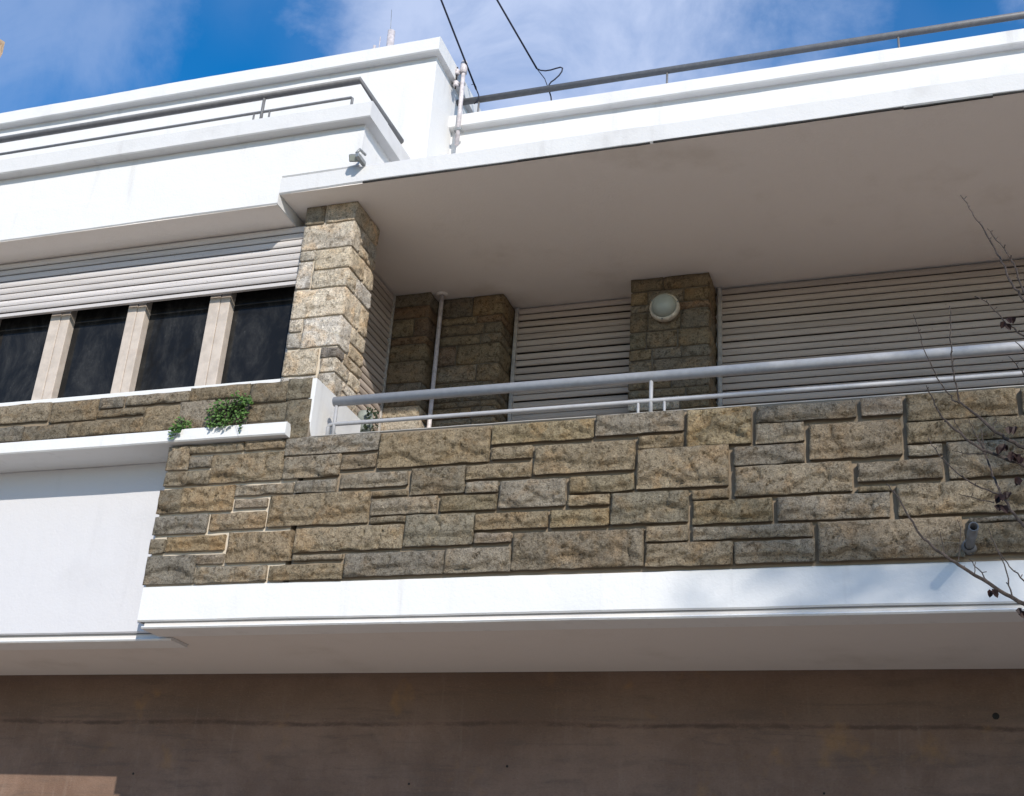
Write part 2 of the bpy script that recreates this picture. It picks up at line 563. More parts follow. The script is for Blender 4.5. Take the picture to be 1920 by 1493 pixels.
def rock(name, x0, x1, y0, y1, z0, z1, parent, tint='b', relief=0.016, step=0.024, seed=0, right_rough=False, jit=0.003):
    """rock-faced block: broken front (towards -Y) and, if asked, broken right side (towards +X)"""
    rnd = random.Random(seed)
    w, d, h = x1 - x0, y1 - y0, z1 - z0
    nx = max(2, round(w / step)); nz = max(2, round(h / step))
    ny = max(1, round(d / step)) if right_rough else 1
    so = Vector((rnd.uniform(-50, 50), rnd.uniform(-50, 50), rnd.uniform(-50, 50)))
    tilt = rnd.uniform(-0.25, 0.25)
    idx, vs_, fs = {}, [], []

    def relief_at(p, a, la, b_, lb):
        de = min(a, la - a, b_, lb - b_)
        edge = 1 - math.exp(-max(de, 0) / 0.006)
        q = p + so
        n1 = noise.noise(q * 4.5) * 0.6 + (noise.turbulence(q * 8.0, 4, True, amplitude_scale=0.6, frequency_scale=2.1) - 0.55) * 0.75
        # conchoidal chips broken out of the lower half, with a sharp upper lip
        lim = 0.36 + 0.5 * noise.noise(Vector((q.x * 5.0, q.y * 5.0, 3.0)))
        v = b_ / lb
        chip = 0.0
        if v < lim:
            chip = (0.85 + 1.3 * max(0.0, noise.noise(q * 7.0 + Vector((7, 7, 7))) + 0.25)) * min(1.0, (lim - v) / 0.08)
        r = abs(noise.noise(Vector((q.x * 5.0, q.y * 5.0, q.z * 9.0)) + Vector((3, 1, 8))))
        crack = -1.2 * max(0.0, 0.045 - r) / 0.045
        return max(edge * relief * (0.95 + n1 + crack - chip + tilt * (v - 0.5)), -0.45 * relief)

    def vert(i, j, k):
        key = (i, j, k)
        if key in idx:
            return idx[key]
        x, y, z = w * i / nx, d * j / ny, h * k / nz
        wp = Vector((x0 + x, y0 + y, z0 + z))
        px, py, pz = x, y, z
        if j == 0:
            py -= relief_at(wp, x, w, z, h)
        if right_rough and i == nx:
            px += relief_at(wp, y, d, z, h) * 0.9
        if i in (0, nx):
            px += noise.noise(wp * 14 + so) * jit * 1.6
        if k == 0 and j == ny:
            pz += min(0.024, h * 0.35)        # underside hollowed behind the arris
        if k in (0, nz):
            pz += noise.noise(wp * 11 - so) * jit * 1.8
        idx[key] = len(vs_)
        vs_.append((px, py, pz))
        return idx[key]

    for i in range(nx):
        for k in range(nz):
            fs.append((vert(i, 0, k), vert(i + 1, 0, k), vert(i + 1, 0, k + 1), vert(i, 0, k + 1)))
    for k in range(nz):
        for j in range(ny):
            fs.append((vert(nx, j, k), vert(nx, j + 1, k), vert(nx, j + 1, k + 1), vert(nx, j, k + 1)))
            fs.append((vert(0, j + 1, k), vert(0, j, k), vert(0, j, k + 1), vert(0, j + 1, k + 1)))
    for i in range(nx):
        for j in range(ny):
            fs.append((vert(i, j, nz), vert(i + 1, j, nz), vert(i + 1, j + 1, nz), vert(i, j + 1, nz)))
            fs.append((vert(i, j + 1, 0), vert(i + 1, j + 1, 0), vert(i + 1, j, 0), vert(i, j, 0)))
    me = bpy.data.meshes.new(name)
    me.from_pydata(vs_, [], fs)
    o = link(name, me, 'stone', parent, (x0, y0, z0), smooth=True)
    c = TINT[tint]
    if tint in 'togdpmyb':
        c = tuple((v * 0.62 + q * 0.38) * 0.9 for v, q in zip(c, (0.335, 0.280, 0.190)))   # one quarry, so kindred tones
    v = rnd.uniform(0.84, 1.16)
    g = rnd.uniform(-0.05, 0.05)
    o.color = (c[0] * v * (1 + g), c[1] * v, c[2] * v * (1 - 2 * g), 1)
    return o

_old_link = link
def link(name, me, mat, parent=None, loc=None, smooth=False):
    o = _old_link(name, me, mat, parent, loc, smooth)
    if parent is not None:
        o.matrix_parent_inverse = Matrix.Translation(-parent.location)
    return o


# ------------------------------------------------------------ ground
def structure(o):
    o['kind'] = 'structure'
    return o


structure(box('ground', -600, 600, -600, 600, -0.6, -0.15, 'soil', bevel=0))
structure(box('road', -200, 200, -14.5, -8.0, -0.149, -0.12, 'asphalt', bevel=0))
structure(box('pavement', -200, 200, -8.0, 1.18, -0.149, 0.0, 'paving', bevel=0.01))

structure(box('added_dark_ground', 0.6, 9.0, -7.9, 1.17, 0.0, 0.02, 'asphalt', bevel=0.004))  # unseen dark ground added to cut bounce light on the right soffits

# ------------------------------------------------------------ the house
house = empty('house', (-2.0, 1.2, 0.0), 'white flat roofed house with a sandstone balcony, roller shutters and deep eaves', 'house')
XL, XR = -9.5, 3.6
YF = 0.063                   # plane of the eaves fascia

# ground floor wall, brown render
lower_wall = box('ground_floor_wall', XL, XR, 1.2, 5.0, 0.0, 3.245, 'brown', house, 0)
for (x, z, r) in ((-4.995, 2.594, 0.007), (-2.455, 2.682, 0.007), (-3.066, 2.57, 0.0065), (0.256, 2.985, 0.017), (-0.647, 2.57, 0.006)):
    lathe('drill_hole', [(r * 1.1, -0.002), (r * 1.05, 0.003), (r * 0.6, 0.0035), (0, 0.0025)], (x, 1.2, z), (0, -1, 0), 'dark', lower_wall, 10)

# balcony slab: white fascia with a drip lip, soffit panel set back beneath it
slab = wavy_box('balcony_slab', -4.325, XR, 0.004, 1.25, 3.266, 3.470, 'white', house, 0.004, seed=3)
wavy_box('drip_lip', -4.300, XR, 0.012, 0.20, 3.228, 3.2435, 'white', slab, 0.0018, seed=5)
box('drip_groove_shade', -4.300, XR, 0.045, 0.21, 3.2433, 3.2635, 'shade_collar_grey', slab, 0)  # groove back and the sheet above it carry painted shade
box('drip_groove_shade', -4.310, XR, 0.013, 0.215, 3.2632, 3.275, 'shade_collar_grey', slab, 0)
box('balcony_soffit', -4.285, XR, 0.022, 1.1985, 3.2355, 3.30, 'low_soffit', house, 0)
box('balcony_floor', -3.40, XR, 0.18, 1.95, 3.44, 3.50, 'terracotta', house, 0)

# left bay: white wall under the window ledge
lb = wavy_box('bay_wall', XL, -4.20, 0.230, 1.10, 3.262, 4.345, 'bay_white', house, 0.004, seed=11)
wavy_box('drip_lip', XL, -4.24, 0.238, 0.42, 3.216, 3.2345, 'white', lb, 0.0018, seed=12)
box('drip_groove_shade', XL, -4.24, 0.270, 0.43, 3.2343, 3.2575, 'shade_collar_grey', lb, 0)  # shade of the bay's groove put into the colour likewise
box('drip_groove_shade', XL, -4.235, 0.239, 0.435, 3.2572, 3.27, 'shade_collar_grey', lb, 0)
box('bay_soffit', XL, -4.2852, 0.25, 1.1985, 3.2355, 3.30, 'low_soffit', house, 0)
ledge = wavy_box('window_ledge', XL, -3.515, -0.062, 0.30, 4.343, 4.424, 'white', house, 0.003, seed=21)

# stone-faced balcony wall
parapet = box('balcony_wall', -3.395, XR, 0.010, 0.185, 3.468, 4.338, 'mortar', house, 0.006)
pier = box('balcony_wall', -4.318, -3.432, 0.0125, 0.60, 3.469, 4.70, 'mortar_pale', house, 0.004)
wavy_box('cement_cap', -3.39, XR, 0.004, 0.195, 4.3385, 4.352, 'cement', parapet, 0.003, seed=8)

BAL = [(-4.325,-4.17,4.181,4.339,'t'),(-4.181,-3.809,4.277,4.337,'t'),(-3.806,-3.539,4.276,4.332,'o'),(-4.168,-4.016,4.19,4.262,'t'),(-4.318,-4.01,4.08,4.174,'g'),(-4.01,-3.532,4.08,4.263,'t'),(-3.532,-2.935,4.223,4.336,'g'),(-3.523,-3.161,4.08,4.219,'t'),(-3.153,-2.94,4.115,4.207,'o'),(-2.923,-2.267,4.11,4.321,'b'),(-3.145,-2.733,3.998,4.09,'t'),(-4.333,-4.165,3.907,4.061,'d'),(-4.175,-3.825,3.908,4.068,'o'),(-3.819,-3.442,3.992,4.06,'t'),(-3.433,-3.167,3.987,4.067,'g'),(-3.81,-3.596,3.917,3.975,'p'),(-3.579,-2.951,3.791,3.986,'b'),(-4.332,-3.972,3.778,3.894,'g'),(-3.956,-3.593,3.788,3.894,'o'),(-4.332,-4.23,3.662,3.755,'d'),(-4.223,-3.833,3.668,3.764,'o'),(-3.812,-3.401,3.587,3.772,'o'),(-3.388,-2.728,3.634,3.778,'t'),(-4.329,-4.002,3.475,3.651,'d'),(-4.0,-3.823,3.587,3.65,'p'),(-3.993,-3.535,3.474,3.574,'t'),(-3.384,-3.072,3.586,3.621,'t'),(-3.518,-3.062,3.474,3.565,'t'),(-3.059,-2.471,3.482,3.619,'g'),(-2.249,-1.68,4.208,4.321,'m'),(-1.659,-1.191,4.216,4.336,'b'),(-2.244,-2.02,4.118,4.19,'t'),(-1.993,-1.45,4.015,4.182,'t'),(-2.706,-2.396,3.936,4.096,'d'),(-2.382,-2.017,4.01,4.093,'b'),(-2.376,-2.202,3.932,3.994,'t'),(-2.18,-1.821,3.834,3.99,'t'),(-2.937,-2.729,3.941,3.969,'d'),(-2.932,-2.547,3.831,3.928,'b'),(-2.928,-2.725,3.785,3.821,'d'),(-2.519,-2.203,3.832,3.921,'m'),(-2.714,-2.322,3.641,3.821,'m'),(-2.311,-1.909,3.717,3.81,'b'),(-2.304,-2.106,3.644,3.699,'p'),(-2.461,-2.099,3.484,3.622,'b'),(-2.086,-1.391,3.489,3.689,'b'),(-1.886,-1.577,3.712,3.808,'m'),(-1.792,-1.45,3.897,3.99,'m'),(-1.793,-1.58,3.827,3.886,'t'),(-1.167,-0.84,4.124,4.329,'y'),(-0.807,-0.316,4.229,4.321,'b'),(-1.422,-1.194,4.127,4.199,'b'),(-1.428,-0.958,3.9,4.124,'b'),(-0.81,-0.574,4.114,4.223,'g'),(-0.924,-0.576,4.001,4.105,'b'),(-0.92,-0.35,3.835,3.994,'b'),(-1.558,-1.164,3.714,3.885,'m'),(-1.138,-0.955,3.832,3.882,'t'),(-1.134,-0.742,3.696,3.82,'m'),(-0.711,-0.18,3.694,3.821,'b'),(-1.373,-1.165,3.614,3.696,'b'),(-1.134,-0.549,3.613,3.68,'g'),(-1.371,-0.94,3.482,3.602,'b'),(-0.923,-0.543,3.483,3.597,'b'),(-0.519,0.142,3.483,3.68,'o'),(0.179,0.786,3.65,3.674,'g'),(0.172,0.7,3.494,3.642,'b'),(-0.285,-0.091,4.23,4.328,'p'),(-0.065,0.438,4.186,4.328,'b'),(0.468,0.887,4.195,4.324,'m'),(-0.544,-0.106,4.011,4.202,'o'),(-0.072,0.571,4.067,4.18,'b'),(-0.075,0.078,4.001,4.059,'g'),(0.108,0.607,3.874,4.06,'b'),(-0.318,0.076,3.881,3.981,'b'),(-0.32,-0.165,3.829,3.855,'d'),(-0.138,0.758,3.695,3.858,'b')]
BAND = [(-5.943,-5.274,4.583,4.714,'b'),(-5.262,-4.915,4.564,4.702,'b'),(-4.905,-4.723,4.633,4.708,'g'),(-4.712,-4.257,4.638,4.708,'b'),(-4.906,-4.536,4.574,4.624,'b'),(-4.251,-3.836,4.634,4.721,'b'),(-3.832,-3.576,4.584,4.716,'d'),(-5.941,-5.443,4.453,4.559,'d'),(-5.447,-5.097,4.448,4.549,'d'),(-5.096,-4.543,4.455,4.554,'b'),(-4.562,-4.286,4.45,4.616,'b'),(-4.31,-4.062,4.446,4.633,'b'),(-4.083,-3.813,4.448,4.625,'d'),(-3.826,-3.557,4.461,4.573,'m'),(-3.579,-3.418,4.591,4.726,'m'),(-3.567,-3.404,4.335,4.586,'m')]
BR=[(0.0049,0.0013,[(0.1892,-3.0,2.429),(0.1629,-3.0031,2.4455),(0.1292,-3.0061,2.4682),(0.09,-3.0098,2.4957),(0.0551,-3.0129,2.522),(0.0312,-3.0159,2.5404),(0.0067,-3.019,2.5594),(-0.0171,-3.0227,2.5845),(-0.0349,-3.0257,2.6163),(-0.0508,-3.0288,2.6476),(-0.0631,-3.0318,2.6763),(-0.0765,-3.0355,2.699),(-0.0931,-3.0386,2.7216)]),(0.0018,0.0009,[(0.1659,-3.0,2.4461),(0.1616,-3.0,2.489),(0.1518,-3.0,2.5349),(0.139,-3.0,2.5759),(0.128,-3.0,2.6114)]),(0.0018,0.0009,[(0.1953,-3.0,2.4816),(0.1745,-3.0,2.5067),(0.1549,-3.0,2.538),(0.1457,-3.0,2.56)]),(0.0018,0.0009,[(0.1194,-3.0,2.481),(0.0973,-3.0,2.5153),(0.0796,-3.0,2.5392)]),(0.0012,0.0009,[(0.0888,-3.0,2.5),(0.0943,-3.0,2.5312)]),(0.0012,0.0008,[(0.0563,-3.0,2.5324),(0.068,-3.0,2.6108),(0.0612,-3.0,2.6365)]),(0.0012,0.0008,[(0.0263,-3.0,2.5551),(0.0214,-3.0,2.6065)]),(0.0046,0.0024,[(0.2259,-3.0,2.8104),(0.1984,-3.0,2.8288),(0.1665,-3.0,2.8533),(0.1384,-3.0,2.8894),(0.1157,-3.0,2.9139),(0.0931,-3.0,2.939)]),(0.0023,0.0012,[(0.0912,-3.0,2.9384),(0.0882,-3.0061,2.9714),(0.0839,-3.0116,3.0131),(0.0814,-3.0178,3.0516),(0.0827,-3.0239,3.0878),(0.0857,-3.0294,3.1355),(0.0869,-3.0355,3.1906)]),(0.0021,0.0009,[(0.0924,-3.0,2.9384),(0.0827,-3.0055,2.9384),(0.0667,-3.011,2.9592),(0.049,-3.0165,2.9898),(0.0343,-3.022,3.0271),(0.0178,-3.0282,3.0767),(0.0086,-3.0337,3.1294),(-0.0012,-3.0392,3.1735)]),(0.0037,0.0018,[(0.2069,-3.0,2.6139),(0.1904,-2.9878,2.6476),(0.1696,-2.9755,2.6947),(0.1592,-2.9639,2.7327),(0.1512,-2.9516,2.7743),(0.1408,-2.9394,2.8239),(0.1267,-2.9271,2.8673)]),(0.0018,0.0009,[(0.1353,-3.0,2.7994),(0.1359,-3.0,2.8331),(0.1329,-3.0,2.8667)]),(0.0015,0.0008,[(0.1378,-3.0,2.8129),(0.1163,-3.0,2.8594),(0.109,-3.0,2.8943)]),(0.0021,0.0009,[(0.161,-3.0,2.6959),(0.1224,-3.0006,2.7124),(0.0869,-3.0012,2.7388),(0.06,-3.0018,2.7669),(0.038,-3.0024,2.7945),(0.0171,-3.0031,2.8294),(0.011,-3.0037,2.8502)]),(0.0015,0.0008,[(0.1476,-3.0,2.6745),(0.1114,-3.0,2.6855),(0.0692,-3.0,2.7008)]),(0.004,0.001,[(0.2216,-3.0,2.7639),(0.1751,-3.0061,2.7859),(0.131,-3.0129,2.8055),(0.0967,-3.019,2.8331),(0.0631,-3.0257,2.8692),(0.049,-3.0318,2.8845),(0.0318,-3.0386,2.9206),(0.022,-3.0447,2.95),(0.0159,-3.0514,2.9678)]),(0.0015,0.0008,[(0.1622,-3.0,2.8563),(0.1635,-3.0,2.8422),(0.1629,-3.0,2.8759),(0.172,-3.0,2.8869)]),(0.0031,0.001,[(0.2645,-3.0,3.2071),(0.2473,-2.9933,3.2445),(0.2314,-2.9865,3.3027),(0.2216,-2.9798,3.3492),(0.2063,-2.9731,3.3945),(0.191,-2.9663,3.4459),(0.1763,-2.9596,3.4802),(0.1604,-2.9529,3.5243),(0.1427,-2.9461,3.5727)]),(0.0024,0.0009,[(0.2663,-3.0,3.2267),(0.2565,-3.0,3.2739),(0.251,-3.0,3.3131),(0.232,-3.0,3.3627),(0.2069,-3.0,3.408),(0.1965,-3.0,3.4263)]),(0.0024,0.0009,[(0.2547,-3.0,3.1073),(0.221,-3.0,3.1404),(0.2008,-3.0,3.1765),(0.1776,-3.0,3.2108),(0.1506,-3.0,3.231)]),(0.0018,0.0009,[(0.251,-3.0,3.0682),(0.2327,-3.0,3.0939)]),(0.0018,0.0009,[(0.2443,-3.0,3.0014),(0.2296,-3.0,3.032),(0.2143,-3.0,3.0541)]),(0.0015,0.0008,[(0.1414,-3.0,2.7994),(0.1004,-3.0,2.8018),(0.0631,-3.0,2.8129)]),(0.0013,0.0008,[(0.0973,-3.0,2.841),(0.0784,-3.0,2.882),(0.0747,-3.0,2.8967)])]
LV=[(0.1788,-3.0184,2.8043),(0.1965,-3.0184,2.7786),(0.2094,-3.0184,2.7676),(0.2027,-3.0184,2.7229),(0.1586,-3.0184,2.6769),(0.1806,-3.0184,2.6867),(0.1212,-3.0184,2.4571),(0.2271,-3.0184,3.1465),(0.2173,-3.0184,3.1337),(0.202,-3.0184,2.8459),(0.1763,-3.0184,2.8031),(0.1984,-3.0184,2.7822),(0.1812,-3.0184,2.402),(0.1604,-3.0184,2.6512)]


for i, (x0, x1, z0, z1, t) in enumerate(BAL):
    if x1 > 0.56:
        x1 = 0.885
    par = parapet if (x0 + x1) / 2 > -3.4 else pier
    rel = min(0.021, 0.008 + 0.075 * (z1 - z0))
    proud = 0.006 + 0.014 * min(1, max(0, (x0 + 4.0) / 2.2))      # cladding stands prouder of its joints towards the right
    g = 0.002 if x0 < -3.0 else -0.0035                            # wider pale joints on the sunny end
    rock('stone', x0 + g, x1 - g, -proud, 0.05, z0 + max(g, 0.001), z1 - max(g, -0.001), par, t, rel, 0.0125, 100 + i)
# the wall runs on to the right, beyond the photograph
rr = random.Random(77)
z = 3.482
while z < 4.25:
    h = rr.choice((0.10, 0.13, 0.17))
    if z + h > 4.25:
        h = 4.328 - z
    x = 0.903
    while x < XR - 0.1:
        w = rr.uniform(0.28, 0.6)
        rock('stone', x, min(x + w, XR - 0.01), -0.004, 0.05, z, z + h, parapet, rr.choice('bbtgm'), 0.014, 0.04, rr.randint(0, 9999))
        x += w + 0.018
    z += h + 0.016

# stone band beneath the window and the white plastered cheek beside the balcony
band = box('window_band_wall', XL, -3.403, 0.013, 0.40, 4.4235, 4.712, 'mortar', house, 0.004)
for i, (x0, x1, z0, z1, t) in enumerate(BAND):
    rock('stone', x0 + 0.002, x1 - 0.002, -0.003, 0.05, z0, z1, band, t, 0.012, 0.022, 300 + i)
x = -5.96
while x > XL + 0.5:
    for z0, z1 in ((4.45, 4.56), (4.575, 4.71)):
        rock('stone', x - 0.42, x - 0.02, -0.003, 0.05, z0, z1, band, 'b', 0.012, 0.04, int(x * 100) + int(z0 * 10))
    x -= 0.42


def cheek():
    # right-facing plaster face, its lower front corner rounded where it dies into the stone
    bm = bmesh.new()
    prof = []
    r = 0.085
    y0, y1, z0, z1 = 0.003, 0.64, 4.337, 4.722
    prof.append((y0, z1))
    for s in range(9):
        a = math.pi + s * (math.pi / 2) / 8
        prof.append((y0 + r + r * math.cos(a), z0 + r + r * math.sin(a)))
    prof += [(0.20, z0), (0.20, 3.50), (y1, 3.50), (y1, z1)]
    vs1 = [bm.verts.new((-3.392, y, z)) for y, z in prof]
    vs0 = [bm.verts.new((-3.43, y, z)) for y, z in prof]
    f = bm.faces.new(vs1)
    for i in range(len(prof)):
        j = (i + 1) % len(prof)
        bm.faces.new((vs0[i], vs0[j], vs1[j], vs1[i]))
    bmesh.ops.recalc_face_normals(bm, faces=bm.faces)
    return from_bm('plaster_cheek', bm, 'white', house)


cheek()
box('cheek_fillet', -3.431, -3.396, 0.002, 0.10, 4.336, 4.44, 'mortar_dark', house, 0.004)

# front stone column
col = box('stone_column', -3.783, -3.432, 0.269, 0.615, 4.66, 6.139, 'mortar_pale', house, 0.003)
XQ = -3.423
rows = [((-3.79, -3.651, 5.998, 6.138, 't'),), ((-3.79, -3.683, 5.722, 5.793, 'w'), (-3.79, -3.687, 5.513, 5.709, 'T')), ((-3.79, -3.699, 5.20, 5.284, 'O'), (-3.79, -3.693, 5.082, 5.188, 'w')),
        ((-3.79, -3.553, 4.884, 5.060, 'T'), (-3.79, -3.55, 4.72, 4.873, 'T'))]
n = 0
for grp in rows:
    for x0, x1, z0, z1, t in grp:
        rock('stone', x0, x1, 0.258, 0.33, z0, z1, col, t, 0.011, 0.02, 500 + n); n += 1
quoins = [(-3.638, 5.998, 6.138, 'O', 0.20), (-3.79, 5.802, 5.985, 'T', 0.11), (-3.673, 5.645, 5.790, 'T', 0.22), (-3.676, 5.507, 5.632, 'w', 0.13),
          (-3.79, 5.297, 5.494, 'T', 0.24), (-3.689, 5.077, 5.284, 'T', 0.15), (-3.535, 4.998, 5.064, 'p', 0.10), (-3.530, 4.894, 4.986, 'T', 0.19), (-3.533, 4.72, 4.882, 'T', 0.12)]
for i, (x0, z0, z1, t, dq) in enumerate(quoins):
    rock('stone', x0, XQ, 0.258, 0.26 + dq, z0, z1, col, t, 0.010, 0.02, 540 + i, right_rough=True)
    ya = 0.26 + dq + 0.010
    if 0.622 - ya > 0.2 and z1 - z0 > 0.14:
        zm = z0 + (z1 - z0) * (0.45 if i % 2 else 0.6)
        rock('stone', XQ - 0.08, XQ, ya, 0.622, z0, zm - 0.006, col, 'O' if i % 3 else 'T', 0.010, 0.02, 560 + i, right_rough=True)
        rock('stone', XQ - 0.08, XQ, ya, 0.622, zm + 0.006, z1, col, 'T', 0.010, 0.02, 580 + i, right_rough=True)
    else:
        rock('stone', XQ - 0.08, XQ, ya, 0.622, z0, z1, col, 'T' if i % 2 else 'O', 0.010, 0.02, 600 + i, right_rough=True)

# ------------------------------------------------------------ eaves and roof
eaves = wavy_box('eaves_slab', -3.903, XR, YF, 2.4, 6.1405, 6.268, 'fascia', house, 0.005, seed=31)
box('eaves_soffit', -3.895, XR, 0.075, 2.3, 6.136, 6.18, 'soffit', house, 0)
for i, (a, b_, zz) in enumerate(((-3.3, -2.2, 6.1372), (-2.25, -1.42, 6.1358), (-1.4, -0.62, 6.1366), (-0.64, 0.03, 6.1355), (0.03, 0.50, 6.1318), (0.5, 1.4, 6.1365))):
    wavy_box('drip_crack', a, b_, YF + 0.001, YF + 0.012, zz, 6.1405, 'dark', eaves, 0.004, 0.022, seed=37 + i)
left_eave = wavy_box('bay_fascia', XL, -3.903, YF, 0.9, 6.062, 6.30, 'white', house, 0.003, seed=33)
box('bay_eaves_soffit', XL, -3.91, 0.072, 0.85, 6.0585, 6.10, 'soffit', house, 0)

# roof planter wall over the bay, with its coping
rw = wavy_box('roof_planter_wall', XL, -3.337, YF + 0.002, 0.22, 6.27, 6.605, 'white', house, 0.003, seed=41)
box('planter_side_wall', -3.50, -3.3385, 0.221, 0.76, 6.27, 6.604, 'white', house, 0.004)
cop = wavy_box('coping', XL, -3.268, -0.012, 0.25, 6.599, 6.728, 'fascia', rw, 0.003, seed=43)
box('coping', -3.52, -3.2685, 0.2505, 0.75, 6.5995, 6.727, 'fascia', rw, 0.006)

# stair tower behind
tower = box('stair_tower', XL, -3.199, 0.75, 5.0, 6.2, 7.70, 'white', house, 0.006)
wavy_box('tower_coping', XL, -3.158, 0.68, 5.05, 7.688, 7.812, 'white', tower, 0.004, seed=51)

# roof parapet set back above the eaves
rp = box('roof_parapet', -3.20, XR, 1.15, 1.32, 6.26, 7.30, 'white', house, 0.004)
wavy_box('parapet_coping', -3.20, XR, 1.085, 1.36, 7.288, 7.402, 'white', rp, 0.004, seed=55)
box('roof_deck', -3.2, XR, 1.3, 5.0, 6.25, 6.45, 'cement', house, 0)

# ------------------------------------------------------------ back wall of the balcony
back = box('recess_wall', -3.95, XR, 1.93, 2.6, 3.4, 6.15, 'soffit', house, 0)
sidew = box('recess_side_wall', -3.95, -3.715, 0.60, 1.93, 3.4, 6.15, 'soffit', house, 0)


def pilaster(name, x0, x1, y0, y1, courses, seed, mat='mortar_dark'):
    core = box(name, x0 + 0.006, x1 - 0.008, y0 + 0.012, y1, 3.45, 6.139, mat, house, 0.003)
    rnd = random.Random(seed)
    i = 0
    for z0, z1, cuts, tints in courses:
        xs = [x0] + list(cuts) + [x1]
        for j in range(len(xs) - 1):
            a, b_ = xs[j] + (0.005 if j else 0), xs[j + 1] - (0.005 if j < len(xs) - 2 else 0)
            last = j == len(xs) - 2
            rock('stone', a, b_, y0, (y1 if last else y0 + 0.06), z0 + 0.005, z1 - 0.005, core, tints[j % len(tints)], 0.011, 0.03, seed + i, right_rough=last)
            i += 1
    return core


pilaster('recess_pilaster', -3.683, -3.392, 1.50, 1.93, [
    (6.03, 6.138, (), 'b'), (5.925, 6.03, (), 's'), (5.775, 5.925, (-3.50,), 'bs'), (5.712, 5.775, (), 's'), (5.575, 5.712, (), 'b'),
    (5.40, 5.575, (), 'o'), (5.30, 5.40, (), 'b'), (5.215, 5.30, (), 't'), (5.125, 5.215, (), 'w'), (5.02, 5.125, (), 'w'), (4.85, 5.02, (), 't'), (4.6, 4.85, (-3.55,), 'tb'), (4.3, 4.6, (), 't')], 700)
pilaster('wide_pilaster', -3.366, -2.862, 1.63, 1.93, [
    (5.97, 6.138, (-3.10,), 'bo'), (5.905, 5.97, (-3.06,), 'bs'), (5.815, 5.905, (-3.00,), 'ob'), (5.735, 5.815, (-3.02,), 'bb'), (5.572, 5.735, (-3.20,), 'sb'),
    (5.43, 5.572, (-3.03,), 'oo'), (5.36, 5.43, (), 'b'), (5.28, 5.36, (-3.12,), 'bb'), (5.23, 5.28, (-3.15, -2.98), 'bob'), (5.145, 5.23, (-3.04,), 'ob'), (5.09, 5.145, (-3.04,), 'tt'), (4.9, 5.09, (-3.2,), 'wt'), (4.6, 4.9, (-3.1,), 'tb'), (4.3, 4.6, (-3.0,), 'tt')], 740)
pilaster('lamp_pilaster', -1.898, -1.342, 1.63, 1.93, [
    (6.03, 6.138, (-1.665,), 'bo'), (5.92, 6.03, (-1.775, -1.52), 'obo'), (5.86, 5.92, (-1.60,), 'bs'), (5.705, 5.86, (-1.772, -1.54), 'bbb'), (5.572, 5.705, (-1.78, -1.56), 'mob'),
    (5.485, 5.572, (-1.738, -1.53), 'obb'), (5.38, 5.485, (-1.736,), 'bo'), (5.26, 5.38, (-1.60,), 'bo'), (5.20, 5.26, (-1.74, -1.50), 'mbb'), (5.10, 5.20, (-1.54,), 'wo'), (4.95, 5.10, (-1.7,), 'wt'), (4.6, 4.95, (-1.6,), 'tb'), (4.3, 4.6, (-1.6,), 'tt')], 780)


# ------------------------------------------------------------ roller shutters
def slat_mesh(length, h, name='slat'):
    prof = [(0.004, 0.0), (-0.004, 0.001), (-0.0085, h * 0.22), (-0.0105, h * 0.5), (-0.0085, h * 0.78), (-0.003, h * 0.98), (0.004, h)]
    vs_, fs = [], []
    k = len(prof)
    nseg = 12
    for s in range(nseg + 1):
        for y, z in prof:
            vs_.append((length * s / nseg, y, z))
    for s in range(nseg):
        for i in range(k):
            j = (i + 1) % k
            a, b_ = s * k + i, s * k + j
            fs.append((a, b_, b_ + k, a + k))
    fs.append(tuple(reversed(range(k))))
    fs.append(tuple(nseg * k + i for i in range(k)))
    me = bpy.data.meshes.new(name)
    me.from_pydata(vs_, [], fs)
    bm = bmesh.new()
    bm.from_mesh(me)
    bmesh.ops.recalc_face_normals(bm, faces=bm.faces)
    bm.to_mesh(me)
    bm.free()
    return me


def shutter(name, x0, x1, y, z0, z1, pitch, mat, seed, gap=0.008, open_rows=(), bottom_bar=True, guides=(True, True), jit=0.0015):
    """shutter facing -Y: dark box behind, one object per slat, side guides"""
    panel = box(name, x0, x1, y + 0.016, y + 0.03, z0, z1, 'dark', house, 0)
    rnd = random.Random(seed)
    me = slat_mesh(x1 - x0, pitch - gap)
    me.materials.append(M[mat])
    z = z1 - pitch
    i = 0
    while z > z0 - 0.001:
        g = 0
        if i in open_rows:
            g = open_rows[i]
        z -= g
        o = link('slat', me, None, panel, (x0, y + rnd.uniform(-0.002, 0.002), z + rnd.uniform(-jit, jit)))
        o.rotation_euler = (rnd.uniform(-0.05, 0.05), rnd.uniform(-jit, jit) / (x1 - x0), 0)
        z -= pitch
        i += 1
    if bottom_bar:
        box('bottom_bar', x0, x1, y - 0.012, y + 0.014, z0 - 0.028, z0 - 0.002, mat, panel, 0.003)
    if guides[0]:
        box('guide', x0 - 0.028, x0 - 0.001, y - 0.022, y + 0.03, z0 - 0.05, z1, 'guide', panel, 0.003)
    if guides[1]:
        box('guide', x1 + 0.001, x1 + 0.028, y - 0.022, y + 0.03, z0 - 0.05, z1, 'guide', panel, 0.003)
    return panel


shutter('window_shutter', XL + 0.5, -3.80, 0.340, 5.625, 6.057, 0.052, 'slat_left', 5, 0.007, guides=(False, False))
shutter('balcony_door_shutter', -2.815, -1.900, 1.870, 4.0, 6.132, 0.0535, 'slat', 6, 0.0085, {2: 0.004, 7: 0.003, 9: 0.012, 12: 0.004}, False, (True, False), 0.0032)
shutter('wide_balcony_shutter', -1.290, XR - 0.1, 1.870, 4.0, 6.132, 0.0540, 'slat', 7, 0.008, {}, False, (True, False), 0.0022)
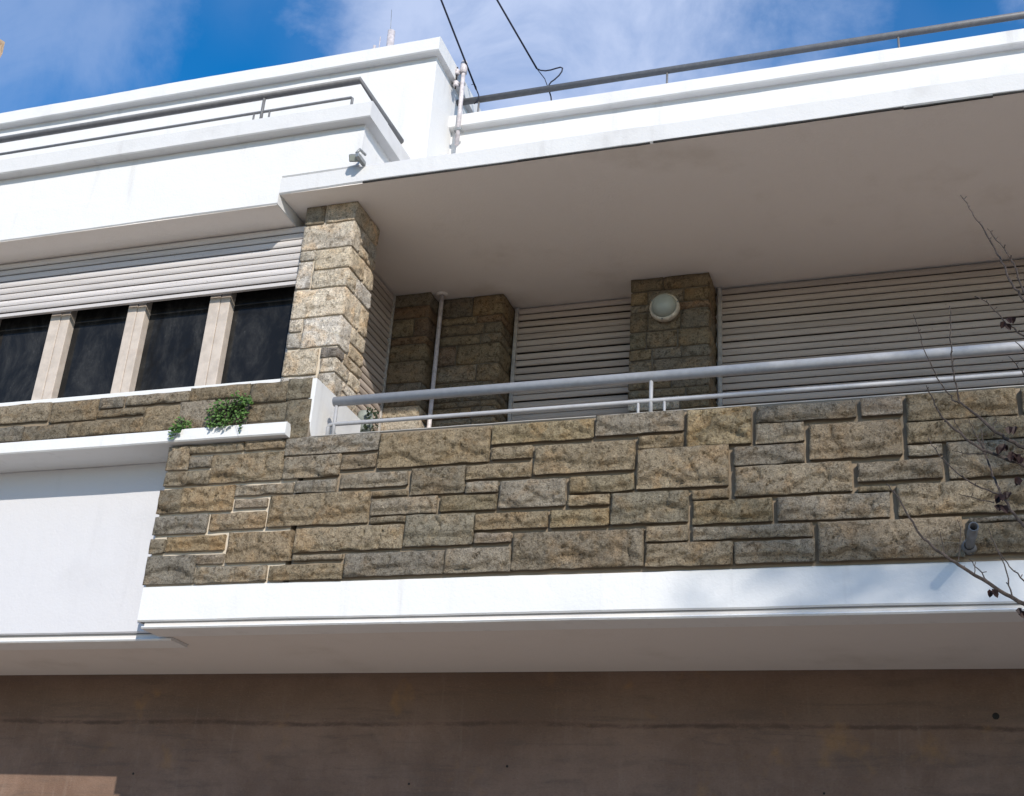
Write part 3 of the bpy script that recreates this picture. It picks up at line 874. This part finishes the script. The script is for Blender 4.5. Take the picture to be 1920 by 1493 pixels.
# shutter on the side wall, facing +X
panel = box('side_shutter', -3.712, -3.700, 0.62, 1.50, 3.9, 6.132, 'dark', house, 0)
me = slat_mesh(0.86, 0.0455)
me.materials.append(M['slat'])
z = 6.132 - 0.0535
while z > 4.2:
    o = link('slat', me, None, panel, (-3.684, 0.625, z))
    o.rotation_euler = (0, 0, math.pi / 2)
    z -= 0.0535
box('guide', -3.70, -3.668, 1.474, 1.498, 3.9, 6.132, 'guide', panel, 0.003)

# ------------------------------------------------------------ bay window
win = box('bay_window', XL + 0.5, -3.80, 0.52, 0.60, 4.85, 6.06, 'dark', house, 0)
box('window_sill', XL + 0.5, -3.80, 0.318, 0.50, 4.872, 4.905, 'white', win, 0.004)
box('window_head', XL + 0.5, -3.80, 0.39, 0.50, 5.98, 6.055, 'wood', win, 0.004)
mull = [(-8.38, -8.23), (-7.73, -7.58), (-7.09, -6.94), (-6.44, -6.29), (-5.795, -5.635), (-5.155, -5.015), (-4.508, -4.352), (-3.87, -3.80)]
for a, b_ in mull:
    mo = box('mullion', a, a + (b_ - a) * 0.52, 0.388, 0.50, 4.905, 5.98, 'wood', win, 0.005)
    box('stile', a + (b_ - a) * 0.535, b_, 0.392, 0.50, 4.905, 5.98, 'wood', mo, 0.005)
for i in range(len(mull) - 1):
    gx0, gx1 = mull[i][1], mull[i + 1][0]
    box('pane', gx0 + 0.001, gx1 - 0.001, 0.452, 0.458, 4.906, 5.98, 'glass', win, 0)

# ------------------------------------------------------------ railings (fixed to the house)
def railing(name, mat, top, low, posts, r_top, r_low):
    t = tube(name, top, r_top, mat, house, 16)
    if low:
        tube('lower_rail', low, r_low, mat, t, 10)
    for p0, p1, r in posts:
        tube('post', [p0, p1], r, mat, t, 10)
    return t


YR, ZR = 0.11, 4.608
br_ = railing('balcony_rail', 'rail', [(-3.315, YR, ZR), (XR, YR, ZR)], [(-3.33, YR, 4.352), (-3.333, YR, 4.44), (-3.325, YR, 4.458), (-3.30, YR, 4.4615), (XR, YR, 4.4615)],
              [((x, YR, 4.345), (x, YR, ZR), 0.011) for x in (-3.295, -1.392, 0.55, 2.4)], 0.0295, 0.0125)
for s in (-0.07, 0.075):
    tube('post', [(-1.392 + s, YR, 4.345), (-1.392 + s, YR, 4.462)], 0.008, 'rail', br_, 8)
YB, ZB = 0.05, 6.962
rb = railing('planter_rail', 'rail_dark', [(XL, YB, ZB), (-3.409, YB, ZB), (-3.409, 0.752, ZB)], [(XL, YB, 6.828), (-3.46, YB, 6.828), (-3.452, YB, 6.82), (-3.45, YB, 6.72)],
             [((x, YB, 6.72), (x, YB, ZB), 0.011) for x in (-4.133, -6.75, -8.6)], 0.0245, 0.010)
for s in (-0.06, 0.06):
    tube('post', [(-4.133 + s, YB, 6.725), (-4.133 + s, YB, 6.83)], 0.007, 'rail_dark', rb, 8)
railing('roof_rail', 'rail_dark', [(-3.198, 1.20, 7.604), (XR, 1.20, 7.604)], None,
        [((x, 1.20, 7.40), (x, 1.20, 7.604), 0.008) for x in (-3.02, -1.569, 0.037, 1.64, 3.24)], 0.0255, 0)

# down pipe in the corner of the recess
dp = tube('down_pipe', [(-3.318, 1.545, 6.139), (-3.318, 1.545, 3.5)], 0.0165, 'pipe', house, 12)
lathe('pipe_collar', [(0.02, 0.0), (0.045, 0.001), (0.04, 0.012), (0.02, 0.014)], (-3.318, 1.545, 6.1355), (0, 0, -1), 'soffit', dp, 16)

# ------------------------------------------------------------ things fixed to or standing on the house
def wall_lamp():
    root = empty('wall_lamp', (-1.640, 1.615, 5.83), 'round frosted bulkhead lamp with cream ring on stone pilaster between shutters', 'lamp')
    c = (-1.645, 1.618, 5.862)
    lathe('ring', [(0.0, 0.0), (0.098, 0.0), (0.106, 0.012), (0.106, 0.040), (0.100, 0.052), (0.090, 0.056), (0.086, 0.05)], c, (0, -1, 0), 'lamp_ring', root, 40)
    lathe('glass', [(0.087, 0.046), (0.0865, 0.062), (0.080, 0.085), (0.064, 0.104), (0.040, 0.117), (0.015, 0.122), (0.0, 0.1225)], c, (0, -1, 0), 'lamp_glass', root, 40)
    for a in (0.25, 2.6, 4.6):
        p = Vector(c) + Vector((math.cos(a) * 0.100, -0.052, math.sin(a) * 0.100))
        lathe('screw', [(0.006, 0.0), (0.006, 0.006), (0.003, 0.008), (0, 0.008)], p, (0, -1, 0), 'metal', root, 8)


wall_lamp()


def spout():
    root = empty('drain_spout', (0.178, 0.0, 3.56), 'short grey drain pipe poking out low in the balcony wall at right', 'pipe')
    a, b_ = Vector((0.165, 0.02, 3.535)), Vector((0.185, -0.275, 3.542))
    bm = bmesh.new()
    d = (b_ - a)
    n_ = 18
    u = d.orthogonal().normalized(); w = d.normalized().cross(u)
    prof = [(0.021, 0.0), (0.021, 0.55), (0.0225, 0.56), (0.0225, 1.0), (0.0175, 1.0), (0.0175, 0.6), (0.0, 0.6)]
    o = lathe('pipe', [(r, t * d.length) for r, t in prof], a, d, 'rail_dark', root, n_)
    lathe('collar', [(0.02, 0.0), (0.040, 0.0), (0.036, 0.022), (0.024, 0.034)], (0.166, 0.004, 3.535), (0, -1, 0), 'shade_collar_grey', root, 14)
    bm.free()


spout()


def floodlight():
    root = empty('floodlight', (-3.35, 0.06, 6.27), 'small grey floodlight on white fascia beside roof planter corner', 'floodlight')
    bm = bmesh.new()
    box_bm(bm, -0.034, 0.034, -0.05, 0.0, -0.05, 0.0)
    h = from_bm('head', bm, 'metal', root, bevel=0.008)
    h.location = (-3.345, 0.005, 6.325)
    h.rotation_euler = (R(38), 0, R(12))
    bm = bmesh.new()
    box_bm(bm, -0.027, 0.027, -0.0535, -0.050, -0.043, -0.007)
    g = from_bm('lens', bm, 'lamp_glass', h, bevel=0.001)
    g.matrix_parent_inverse = Matrix.Identity(4)
    bm = bmesh.new()
    box_bm(bm, -3.318, -3.292, -0.045, 0.064, 6.262, 6.292)
    from_bm('bracket', bm, 'metal', root, bevel=0.004)
    tube('arm', [(-3.305, 0.062, 6.35), (-3.305, -0.02, 6.335), (-3.32, -0.03, 6.30)], 0.009, 'metal', root, 8)


floodlight()


def mast():
    root = empty('service_mast', (-3.105, 1.05, 7.12), 'white service mast with insulators clamped to the roof parapet beside tower', 'mast')
    tube('pole', [(-3.105, 1.055, 7.10), (-3.106, 1.055, 7.47), (-3.109, 1.055, 7.84)], 0.0165, 'pipe', root, 12)
    lathe('cap', [(0.0, 0.0), (0.027, 0.0), (0.029, 0.03), (0.026, 0.10), (0.018, 0.115), (0, 0.118)], (-3.109, 1.055, 7.755), (0, 0, 1), 'pipe', root, 14)
    box('bracket', -3.20, -3.095, 1.058, 1.085, 7.66, 7.685, 'metal', root, 0.003)
    for z in (7.62, 7.73):
        lathe('insulator', [(0, 0), (0.016, 0.0), (0.024, 0.012), (0.016, 0.024), (0.024, 0.036), (0.016, 0.048), (0, 0.05)], (-3.150, 1.03, z), (0, 0, 1), 'pipe', root, 12)
    tube('bolt', [(-3.150, 1.03, 7.60), (-3.150, 1.03, 7.80)], 0.006, 'dark', root, 8)
    box('clamp', -3.135, -3.075, 1.035, 1.09, 7.22, 7.245, 'metal', root, 0.003)


mast()


def antennas():
    root = empty('roof_vent_pipe', (-3.88, 1.3, 7.81), 'white vent pipe with a thin aerial rod on the tower roof', 'vent pipe')
    tube('pipe', [(-3.878, 1.3, 7.80), (-3.892, 1.3, 8.525)], 0.031, 'pipe', root, 14)
    tube('aerial_rod', [(-3.90, 1.30, 8.5), (-3.918, 1.30, 8.76)], 0.0022, 'metal', root, 6)
    r2 = tag(tube('roof_stub_pipe', [(-4.03, 1.3, 7.80), (-4.03, 1.3, 8.405)], 0.013, 'pipe', None, 10), 'short thin white pipe left of the vent pipe on the tower roof', 'pipe')
    r3 = tag(tube('aerial', [(-3.985, 1.3, 7.80), (-3.987, 1.3, 8.49)], 0.004, 'pipe', None, 6), 'thin white aerial rod between two pipes on the tower roof', 'aerial')


antennas()


def sag(a, b_, s, n_=24):
    a, b_ = Vector(a), Vector(b_)
    return [a.lerp(b_, i / n_) - Vector((0, 0, s * 4 * (i / n_) * (1 - i / n_))) for i in range(n_ + 1)]


def cables():
    r1 = empty('service_cable', (-3.05, 1.2, 7.7), 'dark overhead cable running up from the service mast', 'cable', 'overhead cables')
    a = Vector((-3.052, 1.2, 7.706))
    b_ = Vector(P1)
    e = a + (b_ - a) * 14
    tube('wire', sag(a, e, 0.10), 0.0075, 'cable', r1, 8)
    tube('tail', [(-3.052, 1.2, 7.706), (-3.03, 1.185, 7.66), (-3.015, 1.172, 7.62), (-3.02, 1.17, 7.57), (-3.05, 1.18, 7.555)], 0.005, 'cable', r1, 6)
    tube('tail', [(-3.09, 1.19, 7.75), (-3.06, 1.18, 7.745), (-3.04, 1.17, 7.70), (-3.03, 1.18, 7.65)], 0.003, 'cable', r1, 6)
    r2 = empty('looped_cable', (-2.566, 1.2, 7.8), 'dark overhead cable with a drooping loop above the roof rail', 'cable', 'overhead cables')
    a = Vector((-2.572, 1.2, 7.812))
    e = a + (Vector(P2) - a) * 14
    tube('wire', sag(a, e, 0.10), 0.0075, 'cable', r2, 8)
    loop = [(-2.572, 1.2, 7.812), (-2.54, 1.2, 7.790), (-2.5, 1.2, 7.779), (-2.46, 1.2, 7.779), (-2.42, 1.2, 7.786), (-2.385, 1.2, 7.790), (-2.368, 1.2, 7.778), (-2.372, 1.2, 7.748), (-2.392, 1.2, 7.715), (-2.425, 1.2, 7.683), (-2.452, 1.2, 7.665), (-2.467, 1.2, 7.640), (-2.47, 1.228, 7.60), (-2.455, 1.228, 7.55), (-2.428, 1.2, 7.40)]
    tube('loop', loop, 0.0055, 'cable', r2, 8)
    tube('strand', [(-2.572, 1.2, 7.812), (-2.504, 1.2, 7.705), (-2.478, 1.2, 7.63)], 0.0035, 'cable', r2, 6)


P1 = (-3.167, 0.67, 8.147)
P2 = (-2.763, 0.787, 8.163)
#PFIX#
cables()


# ------------------------------------------------------------ plants
def leaf_bm(bm, p, d, nrm, ln, wd, fold=0.25):
    d = d.normalized()
    s = d.cross(nrm)
    if s.length < 1e-5:
        s = d.orthogonal()
    s.normalize()
    up_ = s.cross(d)
    pts = [p, p + d * ln * 0.35 + s * wd * 0.5 + up_ * wd * fold, p + d * ln * 0.75 + s * wd * 0.33 + up_ * wd * fold * 0.5, p + d * ln, p + d * ln * 0.75 - s * wd * 0.33 + up_ * wd * fold * 0.5, p + d * ln * 0.35 - s * wd * 0.5 + up_ * wd * fold, p + d * ln * 0.5]
    v = [bm.verts.new(q) for q in pts]
    bm.faces.new((v[0], v[1], v[6])); bm.faces.new((v[1], v[2], v[6])); bm.faces.new((v[2], v[3], v[6]))
    bm.faces.new((v[3], v[4], v[6])); bm.faces.new((v[4], v[5], v[6])); bm.faces.new((v[5], v[0], v[6]))


def ledge_plant(name, label, root_p, blobs, seed):
    rnd = random.Random(seed)
    root = empty(name, root_p, label, 'plant', 'weeds on the window ledge')
    bs = bmesh.new()
    bl = bmesh.new()
    rp_ = Vector(root_p)
    for (cx, cz, rx, rz, n_) in blobs:
        for i in range(n_):
            a = rnd.uniform(0, 2 * math.pi)
            r = math.sqrt(rnd.random())
            p = Vector((cx + math.cos(a) * r * rx, -0.030 - rnd.random() ** 1.5 * 0.055, cz + math.sin(a) * r * rz))
            if p.z < 4.43 and p.y > -0.07:
                p.y = -0.072 - rnd.random() * 0.02
            d = Vector((rnd.uniform(-1, 1), rnd.uniform(-0.9, -0.1), rnd.uniform(-0.8, 0.5)))
            ln = rnd.uniform(0.013, 0.026)
            leaf_bm(bl, p, d, Vector((rnd.uniform(-.4, .4), -1, rnd.uniform(0, 1))), ln, ln * rnd.uniform(0.7, 1.0))
            if i % 6 == 0:
                q = rp_ + Vector((rnd.uniform(-0.03, 0.03), 0, 0))
                q.y = -0.018
                mid = q.lerp(p, 0.5) + Vector((0, -0.02, 0.015))
                tube_bm(bs, [q, mid, p], [0.0018, 0.0014, 0.001], 5)
    from_bm('stems', bs, 'bark', root)
    from_bm('foliage', bl, 'leaf', root)


ledge_plant('ledge_weed', 'bushy green weed sprouting from stones above the white ledge', (-3.93, -0.02, 4.53),
            [(-3.99, 4.51, 0.080, 0.085, 200), (-3.855, 4.578, 0.085, 0.050, 140), (-3.90, 4.475, 0.10, 0.05, 130), (-3.955, 4.432, 0.085, 0.035, 60), (-3.84, 4.52, 0.05, 0.04, 40), (-3.80, 4.385, 0.012, 0.035, 8)], 41)
ledge_plant('ledge_weed', 'small green weed hanging over the white ledge left of the bushy one', (-4.23, -0.02, 4.47),
            [(-4.225, 4.465, 0.065, 0.04, 75), (-4.245, 4.42, 0.04, 0.035, 45), (-4.26, 4.385, 0.025, 0.03, 20)], 42)


def pot_plant():
    root = empty('potted_plant', (-3.50, 0.86, 3.50), 'grey round pot with dark leaves behind the balcony rail next to white cheek', 'pot plant')
    cx, cy = -3.45, 0.80
    lathe('pot', [(0.0, 0.0), (0.035, 0.0), (0.052, 0.04), (0.056, 0.10), (0.046, 0.15), (0.040, 0.145), (0.04, 0.12), (0, 0.12)], (cx, cy, 4.70), (0, 0, 1), 'pot', root, 24)
    lathe('stand', [(0.0, 0.0), (0.13, 0.0), (0.13, 0.02), (0.02, 0.05), (0.018, 1.15), (0.07, 1.175), (0, 1.178)], (cx, cy, 3.50), (0, 0, 1), 'metal', root, 20)
    bm = bmesh.new()
    rnd = random.Random(9)
    for i in range(70):
        a = rnd.uniform(0, 6.28)
        p = Vector((cx + 0.06 + math.cos(a) * rnd.random() * 0.07, cy - 0.03 + math.sin(a) * 0.05, 4.70 + rnd.random() * 0.15))
        leaf_bm(bm, p, Vector((rnd.uniform(-.5, 1), rnd.uniform(-1, 1), rnd.uniform(-.5, .8))), Vector((0, -1, .3)), rnd.uniform(.02, .045), rnd.uniform(.012, .022))
    from_bm('foliage', bm, 'pot_leaf', root)


pot_plant()


# ------------------------------------------------------------ bare tree at the right
def tree():
    root = empty('bare_tree', (1.15, -3.2, 0.0), 'bare thin-twigged tree with a few dark red leaves at the right edge', 'tree')
    rnd = random.Random(12)
    trunk_pts = [(1.15, -3.2, -0.02), (1.12, -3.18, 0.6), (1.06, -3.12, 1.2), (1.0, -3.06, 1.7), (0.95, -3.02, 2.2), (0.92, -3.0, 2.8), (0.88, -2.98, 3.4), (0.86, -2.98, 4.0)]
    tube('trunk', trunk_pts, [0.04, 0.034, 0.03, 0.026, 0.021, 0.016, 0.010, 0.004], 'bark', root, 12)
    bm = bmesh.new()
    at_z = lambda zz: next(Vector(a).lerp(Vector(b_), (zz - a[2]) / (b_[2] - a[2])) for a, b_ in zip(trunk_pts, trunk_pts[1:]) if a[2] <= zz <= b_[2])
    for r0, r1, pts in BR:
        n_ = len(pts)
        P = [Vector(p) for p in pts]
        # small natural kinks between the traced points
        full, rad = [], []
        for i in range(n_ - 1):
            for s in range(3):
                t = s / 3
                q = P[i].lerp(P[i + 1], t)
                if s:
                    q += Vector((rnd.gauss(0, 1), rnd.gauss(0, 1), rnd.gauss(0, 1))) * 0.0014
                full.append(q)
                rad.append(r0 + (r1 - r0) * (i + t) / (n_ - 1))
        full.append(P[-1]); rad.append(r1)
        if P[0].x > 0.178:
            # lead the branch back to the trunk, out of frame
            zt = max(1.3, min(3.8, P[0].z - 0.4 + rnd.uniform(-.1, .1)))
            b0 = at_z(zt)
            d = (P[0] - P[1]).normalized()
            mid = P[0] + d * 0.2
            lead = []
            for s in range(9):
                t = s / 9
                lead.append((b0 * (1 - t) ** 2 + mid * 2 * t * (1 - t) + P[0] * t * t, r0 * (1 + 1.4 * (1 - t))))
            full = [q for q, _ in lead] + full
            rad = [r for _, r in lead] + rad
        tube_bm(bm, full, rad, 6)
        # buds and twiglets along the branch
        for q, r in zip(full[2:-1:2], rad[2:-1:2]):
            if rnd.random() < 0.55:
                e = q + Vector((rnd.uniform(-1, 1), rnd.uniform(-1, 1), rnd.uniform(0.1, 1))).normalized() * rnd.uniform(0.004, 0.012)
                tube_bm(bm, [q, e], [0.0009, 0.0014], 4)
    # rest of the crown, to the right of the picture
    def grow(p, d, ln, r, depth):
        pts = [p]
        dd = d.copy()
        for s in range(5):
            dd = (dd + Vector((rnd.gauss(0, .12), rnd.gauss(0, .12), rnd.gauss(0.03, .1)))).normalized()
            p = p + dd * ln / 5
            if p.x < 0.42:
                break
            pts.append(p)
        if len(pts) < 2:
            return
        tube_bm(bm, pts, [r * (1 - 0.6 * i / (len(pts) - 1)) for i in range(len(pts))], 5)
        if depth == 0:
            return
        for q in pts[1:]:
            for _ in range(2):
                nd = (dd + Vector((rnd.uniform(-1, 1), rnd.uniform(-1, 1), rnd.uniform(-.4, .9))) * 0.8).normalized()
                grow(q, nd, ln * rnd.uniform(.45, .7), r * 0.5, depth - 1)
    for i in range(7):
        zz = rnd.uniform(1.4, 3.6)
        a = rnd.uniform(-2.2, 2.2)
        grow(at_z(zz), Vector((math.cos(a), math.sin(a), rnd.uniform(.3, 1.1))).normalized(), rnd.uniform(.4, .8), 0.009, 2)
    from_bm('branches', bm, 'bark', root)
    for p in LV:
        bl = bmesh.new()
        p = Vector(p)
        for k_ in range(2):
            q = p + Vector((rnd.gauss(0, .004), rnd.gauss(0, .004), 0.009 + rnd.gauss(0, .004)))
            d = Vector((rnd.uniform(-.7, .7), rnd.uniform(-.3, .3), -1))
            leaf_bm(bl, q, d, Vector((rnd.uniform(-.5, .5), -1, rnd.uniform(-.3, .3))), rnd.uniform(.018, .027), rnd.uniform(.014, .021), 0.35)
        from_bm('leaf', bl, 'dead_leaf', root)


tree()


def added_shade_tree():  # unseen tree added to dim the right side of the facade
    root = empty('added_shade_tree', (7.75, -9.6, 0.0), 'unseen bare tree added behind the viewpoint to shade the right of the facade', 'tree')
    rnd = random.Random(5)
    tp = [(7.75, -9.6, -0.13), (7.7, -9.6, 2.0), (7.75, -9.55, 4.2), (7.65, -9.6, 6.4), (7.7, -9.6, 8.4), (7.65, -9.65, 9.8), (7.65, -9.6, 11.0)]
    tube('trunk', tp, [0.2, 0.165, 0.14, 0.11, 0.08, 0.05, 0.015], 'bark', root, 12)
    bm = bmesh.new()

    def grow(p, d, ln, r, depth):
        pts = [p]
        for s_ in range(4):
            d = (d + Vector((rnd.gauss(0, .16), rnd.gauss(0, .16), rnd.gauss(0.0, .12)))).normalized()
            p = p + d * ln / 4
            pts.append(p)
        tube_bm(bm, pts, [r * (1 - 0.55 * i / 4) for i in range(5)], 3, False)
        if depth == 0:
            return
        for q in pts[1:]:
            for _ in range(2 if depth > 1 else 3):
                nd = (d + Vector((rnd.uniform(-1, 1), rnd.uniform(-1, 1), rnd.uniform(-.7, .7))) * 0.9).normalized()
                grow(q, nd, ln * rnd.uniform(.42, .62), max(0.0045, r * 0.42), depth - 1)
    for i in range(13):
        k_ = rnd.uniform(3.0, 5.6)
        q = Vector(tp[int(k_)]).lerp(Vector(tp[int(k_) + 1]), k_ % 1)
        a = i * 2.4
        grow(q, Vector((math.cos(a), math.sin(a), rnd.uniform(.0, .6))).normalized(), rnd.uniform(1.3, 1.9), 0.03, 3)
    from_bm('branches', bm, 'bark', root)


added_shade_tree()


def corner_leaf():
    root = empty('sapling', (-6.9, -1.9, 0.0), 'slim sapling at far left, one tan dry leaf showing at the upper left edge', 'tree')
    tube('trunk', [(-6.9, -1.9, -0.02), (-6.88, -1.88, 1.6), (-6.8, -1.85, 3.4), (-6.72, -1.8, 5.2), (-6.6, -1.75, 6.9), (-6.55, -1.7, 7.9)], [0.05, 0.044, 0.036, 0.026, 0.014, 0.005], 'bark', root, 10)
    bm = bmesh.new()
    tube_bm(bm, [(-6.68, -1.78, 5.8), (-6.2, -1.68, 6.45), (-5.7, -1.6, 6.72), (-5.3, -1.53, 6.66), (-5.06, -1.5, 6.46), (-4.96, -1.5, 6.36), (-4.945, -1.5, 6.33)], [0.012, 0.009, 0.007, 0.005, 0.004, 0.003, 0.002], 6)
    rnd = random.Random(3)
    for i in range(14):
        z0 = rnd.uniform(4.2, 7.4)
        q = Vector((-6.72 + (z0 - 5.2) * 0.07, -1.8 + (z0 - 5.2) * 0.03, z0))
        d = Vector((rnd.uniform(-1, 0.25), rnd.uniform(-1, 1), rnd.uniform(0.3, 1.2))).normalized()
        pts = [q]
        for s_ in range(4):
            d = (d + Vector((rnd.gauss(0, .15), rnd.gauss(0, .15), rnd.gauss(.05, .1)))).normalized()
            pts.append(pts[-1] + d * 0.2)
        tube_bm(bm, pts, [0.009, 0.007, 0.005, 0.003, 0.0015], 5)
    from_bm('branches', bm, 'bark', root)
    bm = bmesh.new()
    leaf_bm(bm, Vector((-4.945, -1.5, 6.345)), Vector((0.22, 0, -1)), Vector((0.3, -1, 0.1)), 0.19, 0.10, 0.3)
    from_bm('leaf', bm, 'tan_leaf', root)


corner_leaf()

# ------------------------------------------------------------ render settings
scene.render.engine = 'CYCLES'
scene.render.resolution_x = 1024
scene.render.resolution_y = 796
